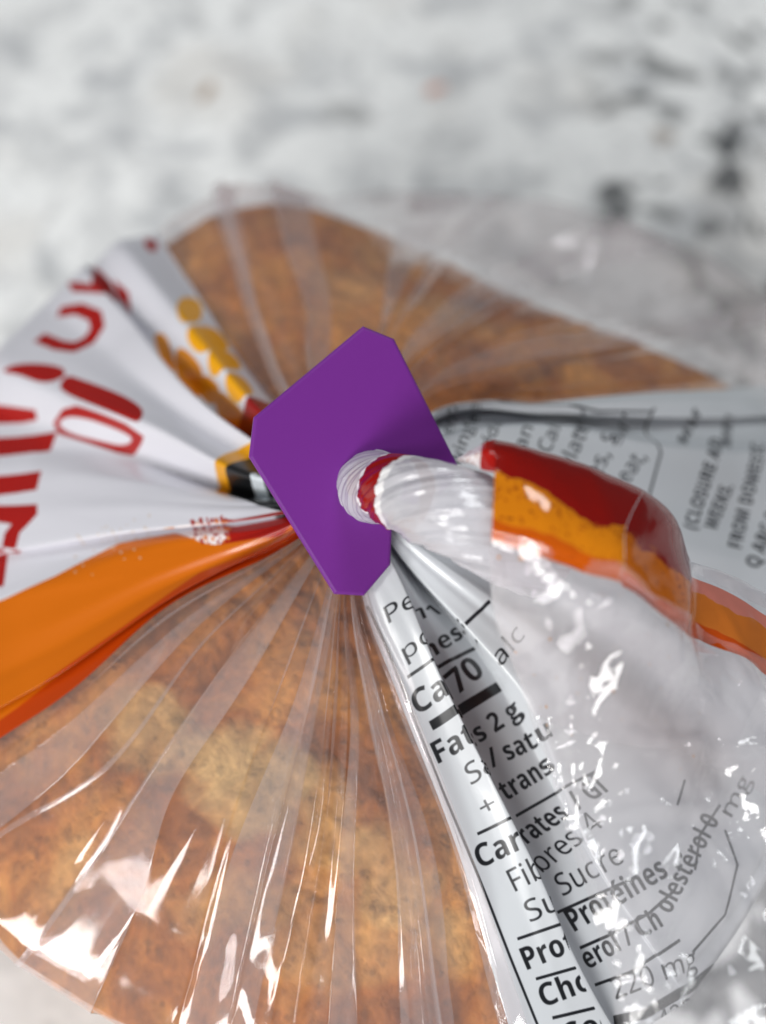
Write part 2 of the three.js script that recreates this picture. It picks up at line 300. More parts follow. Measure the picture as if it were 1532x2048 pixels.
const rows = folds.map(along), NVT = NV + SK;
const col = [];
for (let i = 0; i < NU; i++) {
  const a = rows[Math.floor(i / SUB)], b = rows[(Math.floor(i / SUB) + 1) % NF], u = (i % SUB) / SUB;
  col.push(a.map((p, j) => p.clone().lerp(b[j], u)));
}
{                                                        // the bag's side below the rim: one layer, so the pleats end there
  let cur = null;
  for (let i = 0; i < NU; i++) {
    const p = col[i][NV - 1]; let a = Math.atan2(p.z - BC.z, p.x - BC.x); const r = Math.hypot(p.x - BC.x, p.z - BC.z);
    if (cur !== null) { while (a - cur > Math.PI) a -= 2 * Math.PI; while (a - cur < -Math.PI) a += 2 * Math.PI; a = Math.min(a, cur - 1e-5); } cur = a;
    for (let j = 1; j <= SK; j++) { const u = j / SK, rr = r * (1.002 - 0.025 * u * u); col[i].push(V(BC.x + Math.cos(a) * rr, Math.max(0.0015, mix(p.y, 0.0015, Math.pow(u, 1.6))), BC.z + Math.sin(a) * rr)); }
  }
}
const soft = col.map((c, i) => c.map((p, j) => {        // round the folds a little
  const s = V(0, 0, 0), tight = 'AC'.includes(folds[Math.floor(i / SUB)].panel) ? 2.2 : 1; let W = 0;
  for (let k = -3; k <= 3; k++) { const w = Math.pow([0.3, 0.65, 0.9, 1, 0.9, 0.65, 0.3][k + 3], tight * tight); s.addScaledVector(col[(i + k + NU) % NU][j], w); W += w; }
  return s.multiplyScalar(1 / W);
}));
for (let i = 0; i < NU; i++) for (let j = 1; j < NVT; j++) {
  const p = soft[i][j], s = Math.min(1, j / (NV - 1));
  const fine = Math.pow(1 - s, 2.2) * 0.0007 * (noise(i * 0.23, s * 3, 5) - 0.5) * sstep(0, 0.08, s);
  const crk = filmCrease(p.x, p.z) * sstep(0.3, 0.6, s) + thinCrease(p.x, p.z) * sstep(0.12, 0.3, s);
  const isClear = 'BE'.includes(folds[Math.floor(i / SUB)].panel) ? 1 : 0.22;
  p.y += fine + crk * isClear;
  if (j < NV && rho(p.x, p.z) < 1) p.y = Math.max(p.y, breadH(p.x, p.z) + 0.0009 + 0.00025 * noise(i * 0.2, j * 0.2, 9));
}
// all columns closed on themselves, with shared normals, then cut into panels
const full = (() => {
  const P = [], UV = [];
  for (let j = 0; j < NVT; j++) for (let i = 0; i <= NU; i++) { const p = soft[i % NU][j]; P.push(p); UV.push([(p.x - PLAN_X0) / PLAN_W, 1 - (p.z - PLAN_Z0) / PLAN_W]); }
  return gridGeo(P, UV, NU + 1, NVT);
})();
{ const n = full.attributes.normal; for (let j = 0; j < NVT; j++) { const a = j * (NU + 1), b = a + NU, v = V(n.getX(a) + n.getX(b), n.getY(a) + n.getY(b), n.getZ(a) + n.getZ(b)).normalize(); n.setXYZ(a, v.x, v.y, v.z); n.setXYZ(b, v.x, v.y, v.z); } }
function panelGeo(letters) {
  const map = new Map(), pos = [], nor = [], uv = [], ix = [], id = (k) => { if (!map.has(k)) { map.set(k, pos.length / 3); for (const [arr, at_, w] of [[pos, full.attributes.position, 3], [nor, full.attributes.normal, 3], [uv, full.attributes.uv, 2]]) for (let c = 0; c < w; c++) arr.push(at_.getComponent(k, c)); } return map.get(k); };
  for (let i = 0; i < NU; i++) {
    if (folds[Math.floor(i / SUB)].panel !== letters) continue;
    for (let j = 0; j < NVT - 1; j++) { const a = j * (NU + 1) + i, b = a + 1, c = a + NU + 1, d = c + 1; ix.push(id(a), id(c), id(b), id(b), id(c), id(d)); }
  }
  const g = new THREE.BufferGeometry();
  g.setAttribute('position', new THREE.Float32BufferAttribute(pos, 3)); g.setAttribute('normal', new THREE.Float32BufferAttribute(nor, 3)); g.setAttribute('uv', new THREE.Float32BufferAttribute(uv, 2)); g.setIndex(ix);
  return g;
}
const geoA = panelGeo('A'), geoB = panelGeo('B'), geoC = panelGeo('C'), geoE = panelGeo('E');
// where a pixel's ray meets a panel, as a point of the print (flat plan of the bag)
const caster = new THREE.Raycaster();
function printer(geo, ctx, size) {
  const m = new THREE.Mesh(geo, new THREE.MeshBasicMaterial({ side: THREE.DoubleSide })); m.updateMatrixWorld();
  const memo = new Map();
  const on = (px, py) => {
    const key = px + ',' + py; if (memo.has(key)) return memo.get(key);
    caster.set(EYE, ray(px, py).normalize());
    const hit = caster.intersectObject(m).find((q) => q.point.y > 0.072), p = hit ? hit.point : over(px, py, 0.003);
    const r = [(p.x - PLAN_X0) / PLAN_W * size, (p.z - PLAN_Z0) / PLAN_W * size]; memo.set(key, r); return r;
  };
  const path = (pts, close = true) => { ctx.beginPath(); pts.forEach(([x, y], i) => { const [a, b] = on(x, y); i ? ctx.lineTo(a, b) : ctx.moveTo(a, b); }); if (close) ctx.closePath(); };
  const poly = (pts, color) => { path(pts); ctx.fillStyle = color; ctx.fill(); };
  const blob = (pts, color) => { const mx = pts.reduce((t, p) => t + p[0], 0) / pts.length, my = pts.reduce((t, p) => t + p[1], 0) / pts.length, q = pts.map(([x, y]) => on(mx + (x - mx) * 1.16, my + (y - my) * 1.16)), n = q.length; ctx.beginPath(); q.forEach((p, i) => { const a = q[(i + n - 1) % n], b = q[(i + 1) % n], m0 = [(a[0] + p[0]) / 2, (a[1] + p[1]) / 2], m1 = [(p[0] + b[0]) / 2, (p[1] + b[1]) / 2]; if (!i) ctx.moveTo(...m0); ctx.quadraticCurveTo(p[0], p[1], m1[0], m1[1]); }); ctx.closePath(); ctx.fillStyle = color; ctx.fill(); };
  const k = size / PLAN_W / 14000;
  const line = (pts, w, color) => { path(pts, false); ctx.strokeStyle = color; ctx.lineWidth = w * k; ctx.lineJoin = 'round'; ctx.stroke(); };
  // text whose baseline runs from a to b (pixels), hpx tall
  const text = (str, a, b, hpx, bold = false, color = '#15171c') => {
    const dx = b[0] - a[0], dy = b[1] - a[1], L = Math.hypot(dx, dy), o = on(...a), e = on(...b), u = on(a[0] + dy / L * hpx, a[1] - dx / L * hpx);
    ctx.save(); ctx.font = (bold ? 'bold ' : '') + '100px sans-serif';
    const w = ctx.measureText(str).width, cap = 72;
    ctx.transform((e[0] - o[0]) / w, (e[1] - o[1]) / w, (o[0] - u[0]) / cap, (o[1] - u[1]) / cap, o[0], o[1]);
    ctx.fillStyle = color; ctx.fillText(str, 0, 0); ctx.restore();
  };
  const inside = (pts, draw) => { ctx.save(); path(pts); ctx.clip(); draw(); ctx.restore(); };
  return { on, path, poly, blob, line, text, inside };
}

const RED = '#a31a16', WHITE = '#d5d4db', INK = '#16181d';
// front panel print
const cA = canvas(2048, 2048);
{
  const ctx = cA.getContext('2d'), R = rng(5); ctx.fillStyle = WHITE; ctx.fillRect(0, 0, 2048, 2048);
  const p = printer(geoA, ctx, 2048), z = (a) => a.map(([x, y]) => [x / 2.5533, 400 + y / 2.5533]);
  // orange band, red swash and the speckled gap
  p.poly([[-260, 1290], [0, 1202], [110, 1152], [240, 1086], [345, 1054], [400, 1083], [440, 1089], [500, 1070], [640, 1030], [660, 1075], [570, 1092], [400, 1180], [250, 1290], [100, 1410], [0, 1480], [-260, 1640]], '#cf6904');
  p.poly([[-260, 1590], [0, 1440], [100, 1365], [250, 1250], [400, 1145], [570, 1075], [640, 1050], [640, 1120], [570, 1140], [400, 1260], [250, 1370], [100, 1500], [0, 1580], [-260, 1760]], '#b93e03');
  p.poly([[350, 1052], [470, 1038], [455, 1082], [430, 1090], [400, 1084]], '#efe6e6');
  p.poly([[470, 1040], [600, 1026], [660, 1020], [660, 1060], [560, 1072], [440, 1089], [458, 1070], [452, 1052]], '#a8170c');
  for (let i = 0; i < 46; i++) { const x = 385 + R() * 80, y = 1046 + R() * 40, r = 1.5 + R() * 3.6; p.poly([[x - r, y], [x - r * .3, y - r * 1.2], [x + r, y], [x, y + r]], R() < 0.3 ? '#d77a3a' : '#9d2a24'); }
  for (let i = 0; i < 26; i++) { const x = 150 + R() * 150, y = 1075 + R() * 90 - (x - 150) * 0.35, r = 1 + R() * 1.6; p.poly([[x - r, y - r], [x + r, y - r], [x + r, y + r], [x - r, y + r]], '#c9b7a8'); }
  // red letters
  const stroke = (pts, w) => p.line(z(pts), w, RED);
  stroke([[300, 572], [400, 556], [485, 590], [498, 650], [455, 715], [380, 752], [300, 742], [200, 702]], 34);
  p.poly(z([[345, 422], [470, 432], [475, 342], [512, 362], [570, 425], [595, 515], [520, 478], [370, 468]]), RED);
  p.poly(z([[580, 408], [655, 470], [672, 582], [602, 500]]), RED);
  p.blob(z([[735, 205], [780, 200], [805, 235], [790, 262], [755, 255]]), RED);
  p.blob(z([[20, 880], [120, 838], [300, 850], [318, 900], [220, 935], [110, 890]]), RED);
  p.blob(z([[335, 940], [365, 908], [420, 925], [705, 1040], [690, 1120], [640, 1108], [335, 985]]), RED);
  p.poly(z([[272, 1140], [320, 1068], [390, 1050], [640, 1142], [735, 1210], [722, 1245], [668, 1305], [600, 1292], [300, 1195]]), RED);
  p.blob(z([[318, 1150], [350, 1118], [420, 1118], [600, 1178], [660, 1218], [610, 1248], [520, 1228], [370, 1190]]), WHITE);
  p.poly(z([[-120, 1050], [0, 1048], [180, 1072], [190, 1122], [0, 1142], [-120, 1145]]), RED);
  p.poly(z([[-120, 1225], [0, 1214], [292, 1184], [255, 1282], [0, 1308], [-120, 1315]]), RED);
  p.poly(z([[-120, 1420], [0, 1408], [212, 1384], [186, 1480], [0, 1506], [-120, 1515]]), RED);
  p.poly(z([[-120, 1570], [0, 1560], [190, 1554], [190, 1605], [140, 1660], [100, 1700], [80, 1782], [10, 1772], [24, 1700], [60, 1655], [0, 1645], [-120, 1650]]), RED);
  p.poly(z([[-60, 1795], [20, 1778], [18, 1972], [-60, 1985]]), RED);
  // honeycomb and badge
  const Y1 = '#e9a30e', Y2 = '#d8860c';
  p.blob(z([[905, 545], [935, 500], [1000, 505], [1030, 560], [1005, 625], [930, 630]]), Y1);
  p.blob(z([[950, 708], [1040, 652], [1110, 668], [1175, 770], [1050, 806]]), Y1);
  p.blob(z([[1058, 822], [1185, 782], [1238, 880], [1110, 934]]), Y1);
  p.blob(z([[1145, 956], [1238, 905], [1300, 1000], [1230, 1060]]), Y1);
  p.blob(z([[785, 705], [820, 682], [860, 720], [890, 850], [830, 810]]), Y2);
  p.blob(z([[895, 860], [915, 745], [1035, 860], [1012, 985], [930, 920]]), Y2);
  p.blob(z([[1035, 885], [1125, 962], [1096, 1046], [1012, 990]]), Y2);
  p.blob(z([[1118, 975], [1210, 1050], [1250, 1125], [1180, 1140], [1100, 1058]]), Y2);
  p.poly(z([[1215, 1160], [1245, 1075], [1290, 1005], [1400, 1050], [1400, 1230], [1270, 1215]]), '#8e1512');
  p.blob(z([[1112, 1480], [1120, 1385], [1195, 1290], [1300, 1255], [1420, 1290], [1420, 1480], [1300, 1500]]), '#dd9a12');
  p.blob(z([[1165, 1490], [1180, 1430], [1225, 1350], [1310, 1310], [1450, 1340], [1480, 1590], [1400, 1570], [1290, 1535]]), '#17181a');
  ctx.save(); p.line(z([[1345, 1425], [1310, 1460], [1320, 1505], [1365, 1528], [1420, 1520]]), 15, '#d5dde2'); ctx.restore();
}
// nutrition panel print
const cC = canvas(2048, 2048);
{
  const ctx = cC.getContext('2d'); ctx.fillStyle = '#cfd3d7'; ctx.fillRect(0, 0, 2048, 2048);
  const p = printer(geoC, ctx, 2048), T = p.text;
  // two folds of the table: the lit strip and the strip beyond its edge
  const edge = [[790, 1120], [822, 1200], [882, 1350], [935, 1450], [1030, 1650], [1100, 1790], [1150, 1930], [1215, 2090]];
  const s1 = [[700, 1150], ...edge, [1020, 2110], [900, 1800], [690, 1300]], s2 = [...edge, [1480, 2090], [1450, 1900], [1250, 1600], [1070, 1425], [960, 1288], [800, 1110]];
  p.inside(s1, () => {
    p.line([[735, 1212], [775, 1300], [885, 1580], [980, 1810], [1085, 2075]], 4, INK);
    T('Pe', [772, 1252], [836, 1228], 34); T('po', [808, 1325], [872, 1294], 32);
    p.line([[815, 1355], [880, 1328]], 5, INK);
    T('Cal', [832, 1432], [916, 1394], 46, true);
    p.line([[862, 1452], [935, 1420]], 16, INK);
    T('Fats', [872, 1530], [974, 1484], 44, true); T('Sat', [940, 1572], [1008, 1540], 42);
    T('+', [966, 1636], [1000, 1618], 38);
    p.line([[955, 1668], [1050, 1630]], 4.5, INK);
    T('Carb', [958, 1738], [1075, 1688], 46, true); T('Fibr', [1026, 1786], [1108, 1746], 46); T('Sug', [1058, 1846], [1150, 1806], 44);
    p.line([[1035, 1878], [1160, 1836]], 4.5, INK);
    T('Prote', [1050, 1942], [1180, 1888], 46, true);
    p.line([[1072, 1958], [1190, 1924]], 4.5, INK);
    T('Chol', [1085, 2016], [1200, 1970], 46, true);
    p.line([[1105, 2036], [1240, 2002]], 4.5, INK); T('Sodi', [1140, 2092], [1250, 2045], 46, true);
  });
  p.inside(s2, () => {
    T('71', [842, 1240], [893, 1206], 40, true); T('hes', [856, 1310], [932, 1264], 36, true);
    p.line([[850, 1340], [960, 1275]], 6, INK);
    T('70', [914, 1392], [972, 1346], 50, true);
    p.line([[900, 1425], [998, 1373]], 18, INK);
    T('s 2 g', [958, 1487], [1048, 1424], 40, true); T('/ satu', [985, 1536], [1110, 1470], 40, true); T('trans', [1012, 1602], [1115, 1535], 42, true);
    p.line([[1032, 1632], [1105, 1590]], 4.5, INK); p.line([[1105, 1590], [1240, 1520]], 4.5, INK);
    T('rates / Gl', [1052, 1690], [1220, 1580], 46, true); T('bres 4', [1082, 1748], [1210, 1650], 46); T('Sucre', [1124, 1794], [1252, 1722], 46);
    p.line([[1115, 1825], [1270, 1755]], 4.5, INK);
    T('Protéines', [1146, 1866], [1340, 1750], 48, true);
    p.line([[1160, 1896], [1215, 1872], [1300, 1825], [1350, 1780]], 4.5, INK);
    T('erol / Ch', [1176, 1940], [1330, 1850], 44, true); p.line([[1190, 1970], [1260, 1945], [1360, 1880]], 4.5, INK);
    T('220 mg', [1230, 2000], [1395, 1935], 44);
    p.line([[1228, 2042], [1290, 2028], [1345, 1995], [1380, 1975], [1440, 1935]], 16, INK);
    T('425 mg', [1330, 2065], [1470, 2000], 44);
  });
  T('olestérol 0', [1340, 1830], [1440, 1640], 40, true); p.line([[1385, 1905], [1450, 1830], [1475, 1730], [1450, 1660]], 4, INK); p.line([[1390, 1740], [1400, 1670], [1440, 1610]], 4, INK); p.line([[1355, 1610], [1370, 1560]], 4, INK); T('mg', [1460, 1640], [1505, 1560], 30);
  // third fold: plain with a rule
  p.line([[928, 1262], [980, 1202]], 6, INK); T('alc', [1000, 1340], [1052, 1270], 32);
  // ingredients box, lines run up the folds
  p.line([[872, 822], [1000, 824], [1200, 823], [1304, 824], [1300, 838]], 4, INK);
  const L = (s, a, b, h, bold) => T(s, a, b, h, bold);
  L('er/', [905, 868], [915, 832], 24); L('wing fe', [918, 935], [960, 832], 26); L('védia', [975, 912], [1008, 846], 26); L('ar an', [1030, 960], [1068, 852], 28); L('o Calc', [1082, 945], [1128, 848], 30); L('pylate', [1130, 972], [1180, 856], 32); L('es, S', [1198, 962], [1238, 872], 34); L('heat,', [1240, 992], [1296, 912], 34); L('e, ar', [1160, 870], [1170, 846], 20); L('Sal', [1238, 894], [1260, 852], 22);
  p.line([[1304, 824], [1290, 860], [1322, 905], [1296, 1000]], 4, INK);
  L('(CLOSURE AND', [1392, 1062], [1446, 880], 28, true); L('WEEKS.', [1432, 1062], [1468, 972], 28, true); L('FROM DOMESTIC', [1482, 1100], [1528, 890], 28, true); L('Q ARC 8', [1516, 1140], [1560, 1030], 30, true);
  L('BA 8', [1372, 890], [1402, 832], 20, true); L('IMPORT', [1462, 896], [1472, 832], 20, true);
}
const ink = (map) => new THREE.MeshPhysicalMaterial({ map: canvasTex(map), roughness: 0.32, clearcoat: 0.3, clearcoatRoughness: 0.1, side: THREE.DoubleSide });
const film = new THREE.MeshPhysicalMaterial({ color: new THREE.Color().setRGB(0.985, 0.97, 0.975), roughness: 0.085, transmission: 0.92, thickness: 0, ior: 1.55, side: THREE.DoubleSide });
const mesh = (name, g, m, parent) => { const o = new THREE.Mesh(g, m); o.name = name; parent.add(o); return o; };
mesh('front_panel', geoA, ink(cA), bag).userData.label = 'white front panel with red letters and an orange band';
mesh('film_window', geoB, film, bag).userData.label = 'clear pleated film over the near crust';
mesh('nutrition_panel', geoC, ink(cC), bag).userData.label = 'white panel with black nutrition table';
mesh('film_window', geoE, film, bag).userData.label = 'clear pleated film over the far crust';

// ------------------------------------------------------------------ twisted neck
const neckMat = (() => {
  const W = 1024, Hh = 512, c = canvas(W, Hh), ctx = c.getContext('2d'), t = canvas(W, Hh), tx = t.getContext('2d');
  ctx.fillStyle = '#e4e3e8'; ctx.fillRect(0, 0, W, Hh); tx.fillStyle = 'rgb(105,105,105)'; tx.fillRect(0, 0, W, Hh);
  const band = (u0, u1, slant, color, tr) => { for (const [k, s] of [[ctx, color], [tx, `rgb(${tr},${tr},${tr})`]]) { k.fillStyle = s; k.beginPath(); k.moveTo(u0 * W, 0); k.lineTo(u1 * W, 0); k.lineTo((u1 + slant) * W, Hh); k.lineTo((u0 + slant) * W, Hh); k.fill(); } };
  band(0.365, 0.485, 0, '#eceaea', 10); band(0.38, 0.46, 0, '#950d08', 20);
  return new THREE.MeshPhysicalMaterial({ map: canvasTex(c), transmission: 1, transmissionMap: canvasTex(t, false), thickness: 0, roughness: 0.12, ior: 1.55, side: THREE.DoubleSide });
})();
{
  const ctl = [[726, 985, 101, 3.5], [742, 975, 107.5, 3.9], [766, 975, 112, 4.2], [810, 988, 115.5, 4.6], [868, 1008, 117.5, 4.9], [935, 1034, 117.8, 5.3], [1003, 1066, 115.5, 5.7], [1080, 1114, 110, 5.2]];
  const path = new THREE.CatmullRomCurve3(ctl.map(([x, y, h]) => at(x, y, h / 1000)), false, 'centripetal');
  const NS = 170, NP = 260, P = [], UV = [], R = rng(11), amp = Array.from({ length: 22 }, (_, k) => [1 + Math.floor(k < 14 ? R() * 19 : 20 + R() * 25), R() * 6.28, R()]);
  const fr = path.computeFrenetFrames(NS - 1, false);
  for (let j = 0; j < NS; j++) {
    const s = j / (NS - 1), c = path.getPointAt(s), q = s * (ctl.length - 1), i0 = Math.min(ctl.length - 2, Math.floor(q)), r = mix(ctl[i0][3], ctl[i0 + 1][3], q - i0) / 1000;
    for (let i = 0; i <= NP; i++) {
      const a = i / NP * 2 * Math.PI, tw = a + 15 * s * (1 - 0.45 * s); let d = 0;
      for (const [n, ph, w] of amp) d += (1 - 2 * Math.abs(Math.sin(0.5 * (n * tw + ph)))) * w / Math.sqrt(n + 2);
      d += 0.6 * (ridged(s * 16 + Math.cos(a) * 3, Math.sin(a) * 3 + s * 5, 3) - 0.5);
      const rr = r * (1 + 0.05 * d + 0.16 * Math.exp(-(((s - 0.2) / 0.07) ** 2)) - 0.06 * Math.exp(-(((s - 0.33) / 0.05) ** 2)));
      P.push(c.clone().addScaledVector(fr.normals[j], Math.cos(a) * rr).addScaledVector(fr.binormals[j], Math.sin(a) * rr)); UV.push([s, i / NP]);
    }
  }
  mesh('twisted_neck', gridGeo(P, UV, NP + 1, NS), neckMat, bag).userData.label = 'twisted neck of film with a red printed ring';
}

// ------------------------------------------------------------------ loose tail of the bag
const cr = (p0, p1, p2, p3, t) => p0.map((_, k) => 0.5 * (2 * p1[k] + (p2[k] - p0[k]) * t + (2 * p0[k] - 5 * p1[k] + 4 * p2[k] - p3[k]) * t * t + (3 * p1[k] - p0[k] - 3 * p2[k] + p3[k]) * t ** 3));
function sheet(G, nu, nv, crumple, drop = 0, fromRow = 0, lift = 1) {    // G[column][row] = [px, py, height in mm]
  const C = G.length, Rn = G[0].length, P = [], UV = [];
  const get = (i, j) => G[clamp(i, 0, C - 1)][clamp(j, 0, Rn - 1)];
  for (let b = 0; b < nv; b++) for (let a = 0; a < nu; a++) {
    const u = a / (nu - 1) * (C - 1), v = fromRow + b / (nv - 1) * (Rn - 1 - fromRow), i = Math.min(C - 2, Math.floor(u)), j = Math.min(Rn - 2, Math.floor(v));
    const q = [-1, 0, 1, 2].map((di) => cr(get(i + di, j - 1), get(i + di, j), get(i + di, j + 1), get(i + di, j + 2), v - j)), r = cr(q[0], q[1], q[2], q[3], u - i);
    const p = at(r[0], r[1], (r[2] + 3 * lift * sstep(6.5, 3.5, v)) / 1000);
    p.y += crumple(p, v, u) - drop * sstep(1, 4, v);
    P.push(p); UV.push([u / (C - 1), 1 - v / (Rn - 1)]);
  }
  return gridGeo(P, UV, nu, nv);
}
const tailGrid = [
  [[1010, 905, 112], [991, 880, 120], [990, 932, 121.5], [985, 1040, 121], [983, 1082, 120], [982, 1190, 115.5], [1000, 1285, 111], [1060, 1425, 106], [1120, 1600, 101], [1200, 1850, 98], [1255, 2110, 95]],
  [[1090, 925, 112], [1078, 903, 120], [1085, 985, 122], [1092, 1068, 121.5], [1085, 1118, 120], [1100, 1250, 115], [1120, 1370, 110], [1160, 1480, 106], [1220, 1640, 101.5], [1290, 1850, 99], [1345, 2110, 96]],
  [[1195, 965, 110], [1190, 942, 118.5], [1180, 1040, 121], [1185, 1112, 120.5], [1180, 1152, 119], [1200, 1280, 114], [1222, 1400, 109.5], [1250, 1500, 105.5], [1310, 1640, 101], [1380, 1850, 98], [1440, 2110, 95]],
  [[1290, 1005, 108], [1285, 985, 116], [1250, 1058, 119.5], [1248, 1128, 119.5], [1240, 1165, 118], [1255, 1290, 113], [1280, 1400, 108.5], [1310, 1510, 104], [1360, 1640, 100], [1430, 1850, 97], [1490, 2110, 94]],
  [[1350, 1060, 105], [1345, 1040, 112.5], [1320, 1100, 115.5], [1312, 1190, 115], [1305, 1222, 114], [1320, 1320, 110], [1340, 1420, 106], [1360, 1520, 102.5], [1420, 1650, 99], [1490, 1850, 96], [1550, 2110, 93]],
  [[1378, 1130, 101], [1376, 1115, 107], [1378, 1160, 110.5], [1376, 1222, 110.5], [1370, 1266, 109.5], [1385, 1370, 106.5], [1395, 1460, 103.5], [1420, 1550, 100.5], [1480, 1670, 97.5], [1560, 1850, 95], [1620, 2110, 92]],
  [[1392, 1150, 98], [1388, 1128, 102], [1390, 1172, 105.5], [1390, 1236, 106], [1385, 1278, 105.5], [1400, 1378, 105.6], [1412, 1468, 103], [1438, 1556, 100.2], [1500, 1680, 97.2], [1580, 1850, 94.7], [1640, 2110, 91.8]],
  [[1450, 1180, 99], [1455, 1150, 102], [1465, 1200, 103.5], [1470, 1272, 104], [1475, 1315, 103.5], [1480, 1410, 102], [1500, 1510, 100.5], [1530, 1600, 98.5], [1590, 1720, 96], [1650, 1870, 93], [1700, 2110, 90]],
  [[1560, 1235, 97], [1560, 1205, 98.5], [1565, 1265, 99], [1570, 1340, 99.5], [1575, 1385, 99.5], [1590, 1480, 98.5], [1620, 1580, 97.5], [1650, 1680, 96], [1700, 1780, 94], [1750, 1900, 91], [1800, 2110, 88]],
];
const tailMat = (() => {
  const S = 1024, c = canvas(S, S), ctx = c.getContext('2d'), t = canvas(S, S), tx = t.getContext('2d'), R = rng(23), v = (r) => r / 10 * S;
  ctx.fillStyle = '#f4f3f5'; ctx.fillRect(0, 0, S, S); tx.fillStyle = 'rgb(212,212,212)'; tx.fillRect(0, 0, S, S);
  const wave = (r, amp, k) => { const o = []; for (let x = 0; x <= S; x += 8) o.push([x, v(r + amp * (fbm(x * 0.02, k, 4, k) - 0.5))]); return o; };
  const fillBand = (top, bot, color, tr) => { for (const [q, s] of [[ctx, color], [tx, `rgb(${tr},${tr},${tr})`]]) { q.fillStyle = s; q.beginPath(); top.forEach(([x, y], i) => (i ? q.lineTo(x, y) : q.moveTo(x, y))); [...bot].reverse().forEach(([x, y]) => q.lineTo(x, y)); q.fill(); } };
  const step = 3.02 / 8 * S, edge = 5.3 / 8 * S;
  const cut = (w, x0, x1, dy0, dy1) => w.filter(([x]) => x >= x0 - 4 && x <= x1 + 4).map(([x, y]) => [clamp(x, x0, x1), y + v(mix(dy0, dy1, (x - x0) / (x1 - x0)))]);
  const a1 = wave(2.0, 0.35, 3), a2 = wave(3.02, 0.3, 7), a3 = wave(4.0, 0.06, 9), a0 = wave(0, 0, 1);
  for (const [x0, x1, d0, d1, red, o1, o2] of [[0, step, 0, 0.05, '#8f0f06', '#df8410', '#cf5c08'], [step, edge, 0.22, 0.1, '#860d06', '#cc6a0b', '#c44c07']]) {  // second facet uses darker print colours: its shade is painted in
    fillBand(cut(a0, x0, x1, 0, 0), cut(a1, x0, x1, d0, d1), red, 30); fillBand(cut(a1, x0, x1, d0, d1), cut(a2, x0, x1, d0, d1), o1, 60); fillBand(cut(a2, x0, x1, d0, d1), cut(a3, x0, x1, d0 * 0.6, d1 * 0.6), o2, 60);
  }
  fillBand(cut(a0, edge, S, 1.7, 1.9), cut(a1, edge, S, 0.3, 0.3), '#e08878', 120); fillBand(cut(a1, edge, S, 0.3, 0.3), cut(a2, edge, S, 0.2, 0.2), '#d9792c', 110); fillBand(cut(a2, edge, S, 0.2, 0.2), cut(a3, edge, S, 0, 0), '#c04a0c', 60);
  for (let i = 0; i < 240; i++) { const x = R() * S * 0.66, y = v(2.05 + R() * R() * 1.5), r = 1 + R() * 3.4; ctx.fillStyle = R() < 0.5 ? '#a8480a' : '#94400c'; ctx.beginPath(); ctx.ellipse(x, y, r * 1.2, r * 0.8, 0, 0, 6.3); ctx.fill(); }
  for (let i = 0; i < 34; i++) { const x = R() * S * 0.7, y = v(4.1 + R() * 3.4), r = 0.8 + R() * R() * 4; ctx.fillStyle = '#c8791c'; tx.fillStyle = 'rgb(60,60,60)'; for (const q of [ctx, tx]) { q.beginPath(); q.ellipse(x, y, r, r * 1.2, R(), 0, 6.3); q.fill(); } }
  return new THREE.MeshPhysicalMaterial({ map: canvasTex(c), transmission: 1, transmissionMap: canvasTex(t, false), thickness: 0, roughness: 0.09, ior: 1.55, side: THREE.DoubleSide });
})();
const creases = (seed, n, a, w0, w1, h0, h1) => creaser(seed, n, 0.005, 0.075, -0.03, 0.06, w0, w1, 0.006, 0.026, h0, h1, (x, z) => [x, z, a], 3.4);
const TA = creases(101, 120, 1.1, 0.003, 0.009, 0.0003, 0.0013), TA2 = creases(131, 420, 1.1, 0.001, 0.003, 0.00015, 0.0006), TB = creases(113, 110, 1.3, 0.003, 0.01, 0.0005, 0.0018), TC = creases(151, 90, 1.5, 0.003, 0.008, 0.0005, 0.0016);
const crumpleA = (p, v) => sstep(3.75, 4.8, v) * (TA(p.x, p.z) + TA2(p.x, p.z)) + 0.25 * TA2(p.x, p.z) + 0.0003 * (noise(p.x * 190, p.z * 150, 109) - 0.5);
const crumpleB = (p) => TB(p.x, p.z) + 0.6 * TA2(p.x + 0.01, p.z), crumpleC = (p) => TC(p.x, p.z) + 0.6 * TA2(p.x, p.z + 0.013);
mesh('tail_flap', sheet(tailGrid, 190, 240, crumpleA), tailMat, bag).userData.label = 'loose end of the bag with a red and orange printed band';
mesh('tail_film', sheet(tailGrid.map((c) => c.slice(0, 8)), 120, 120, crumpleC, -0.0006, 3.6), film, bag).userData.label = 'crumpled clear layer under the printed band';
mesh('tail_film', sheet(tailGrid, 170, 200, crumpleB, 0.0028, 3.2), film, bag).userData.label = 'crumpled clear inner layer of the loose end';
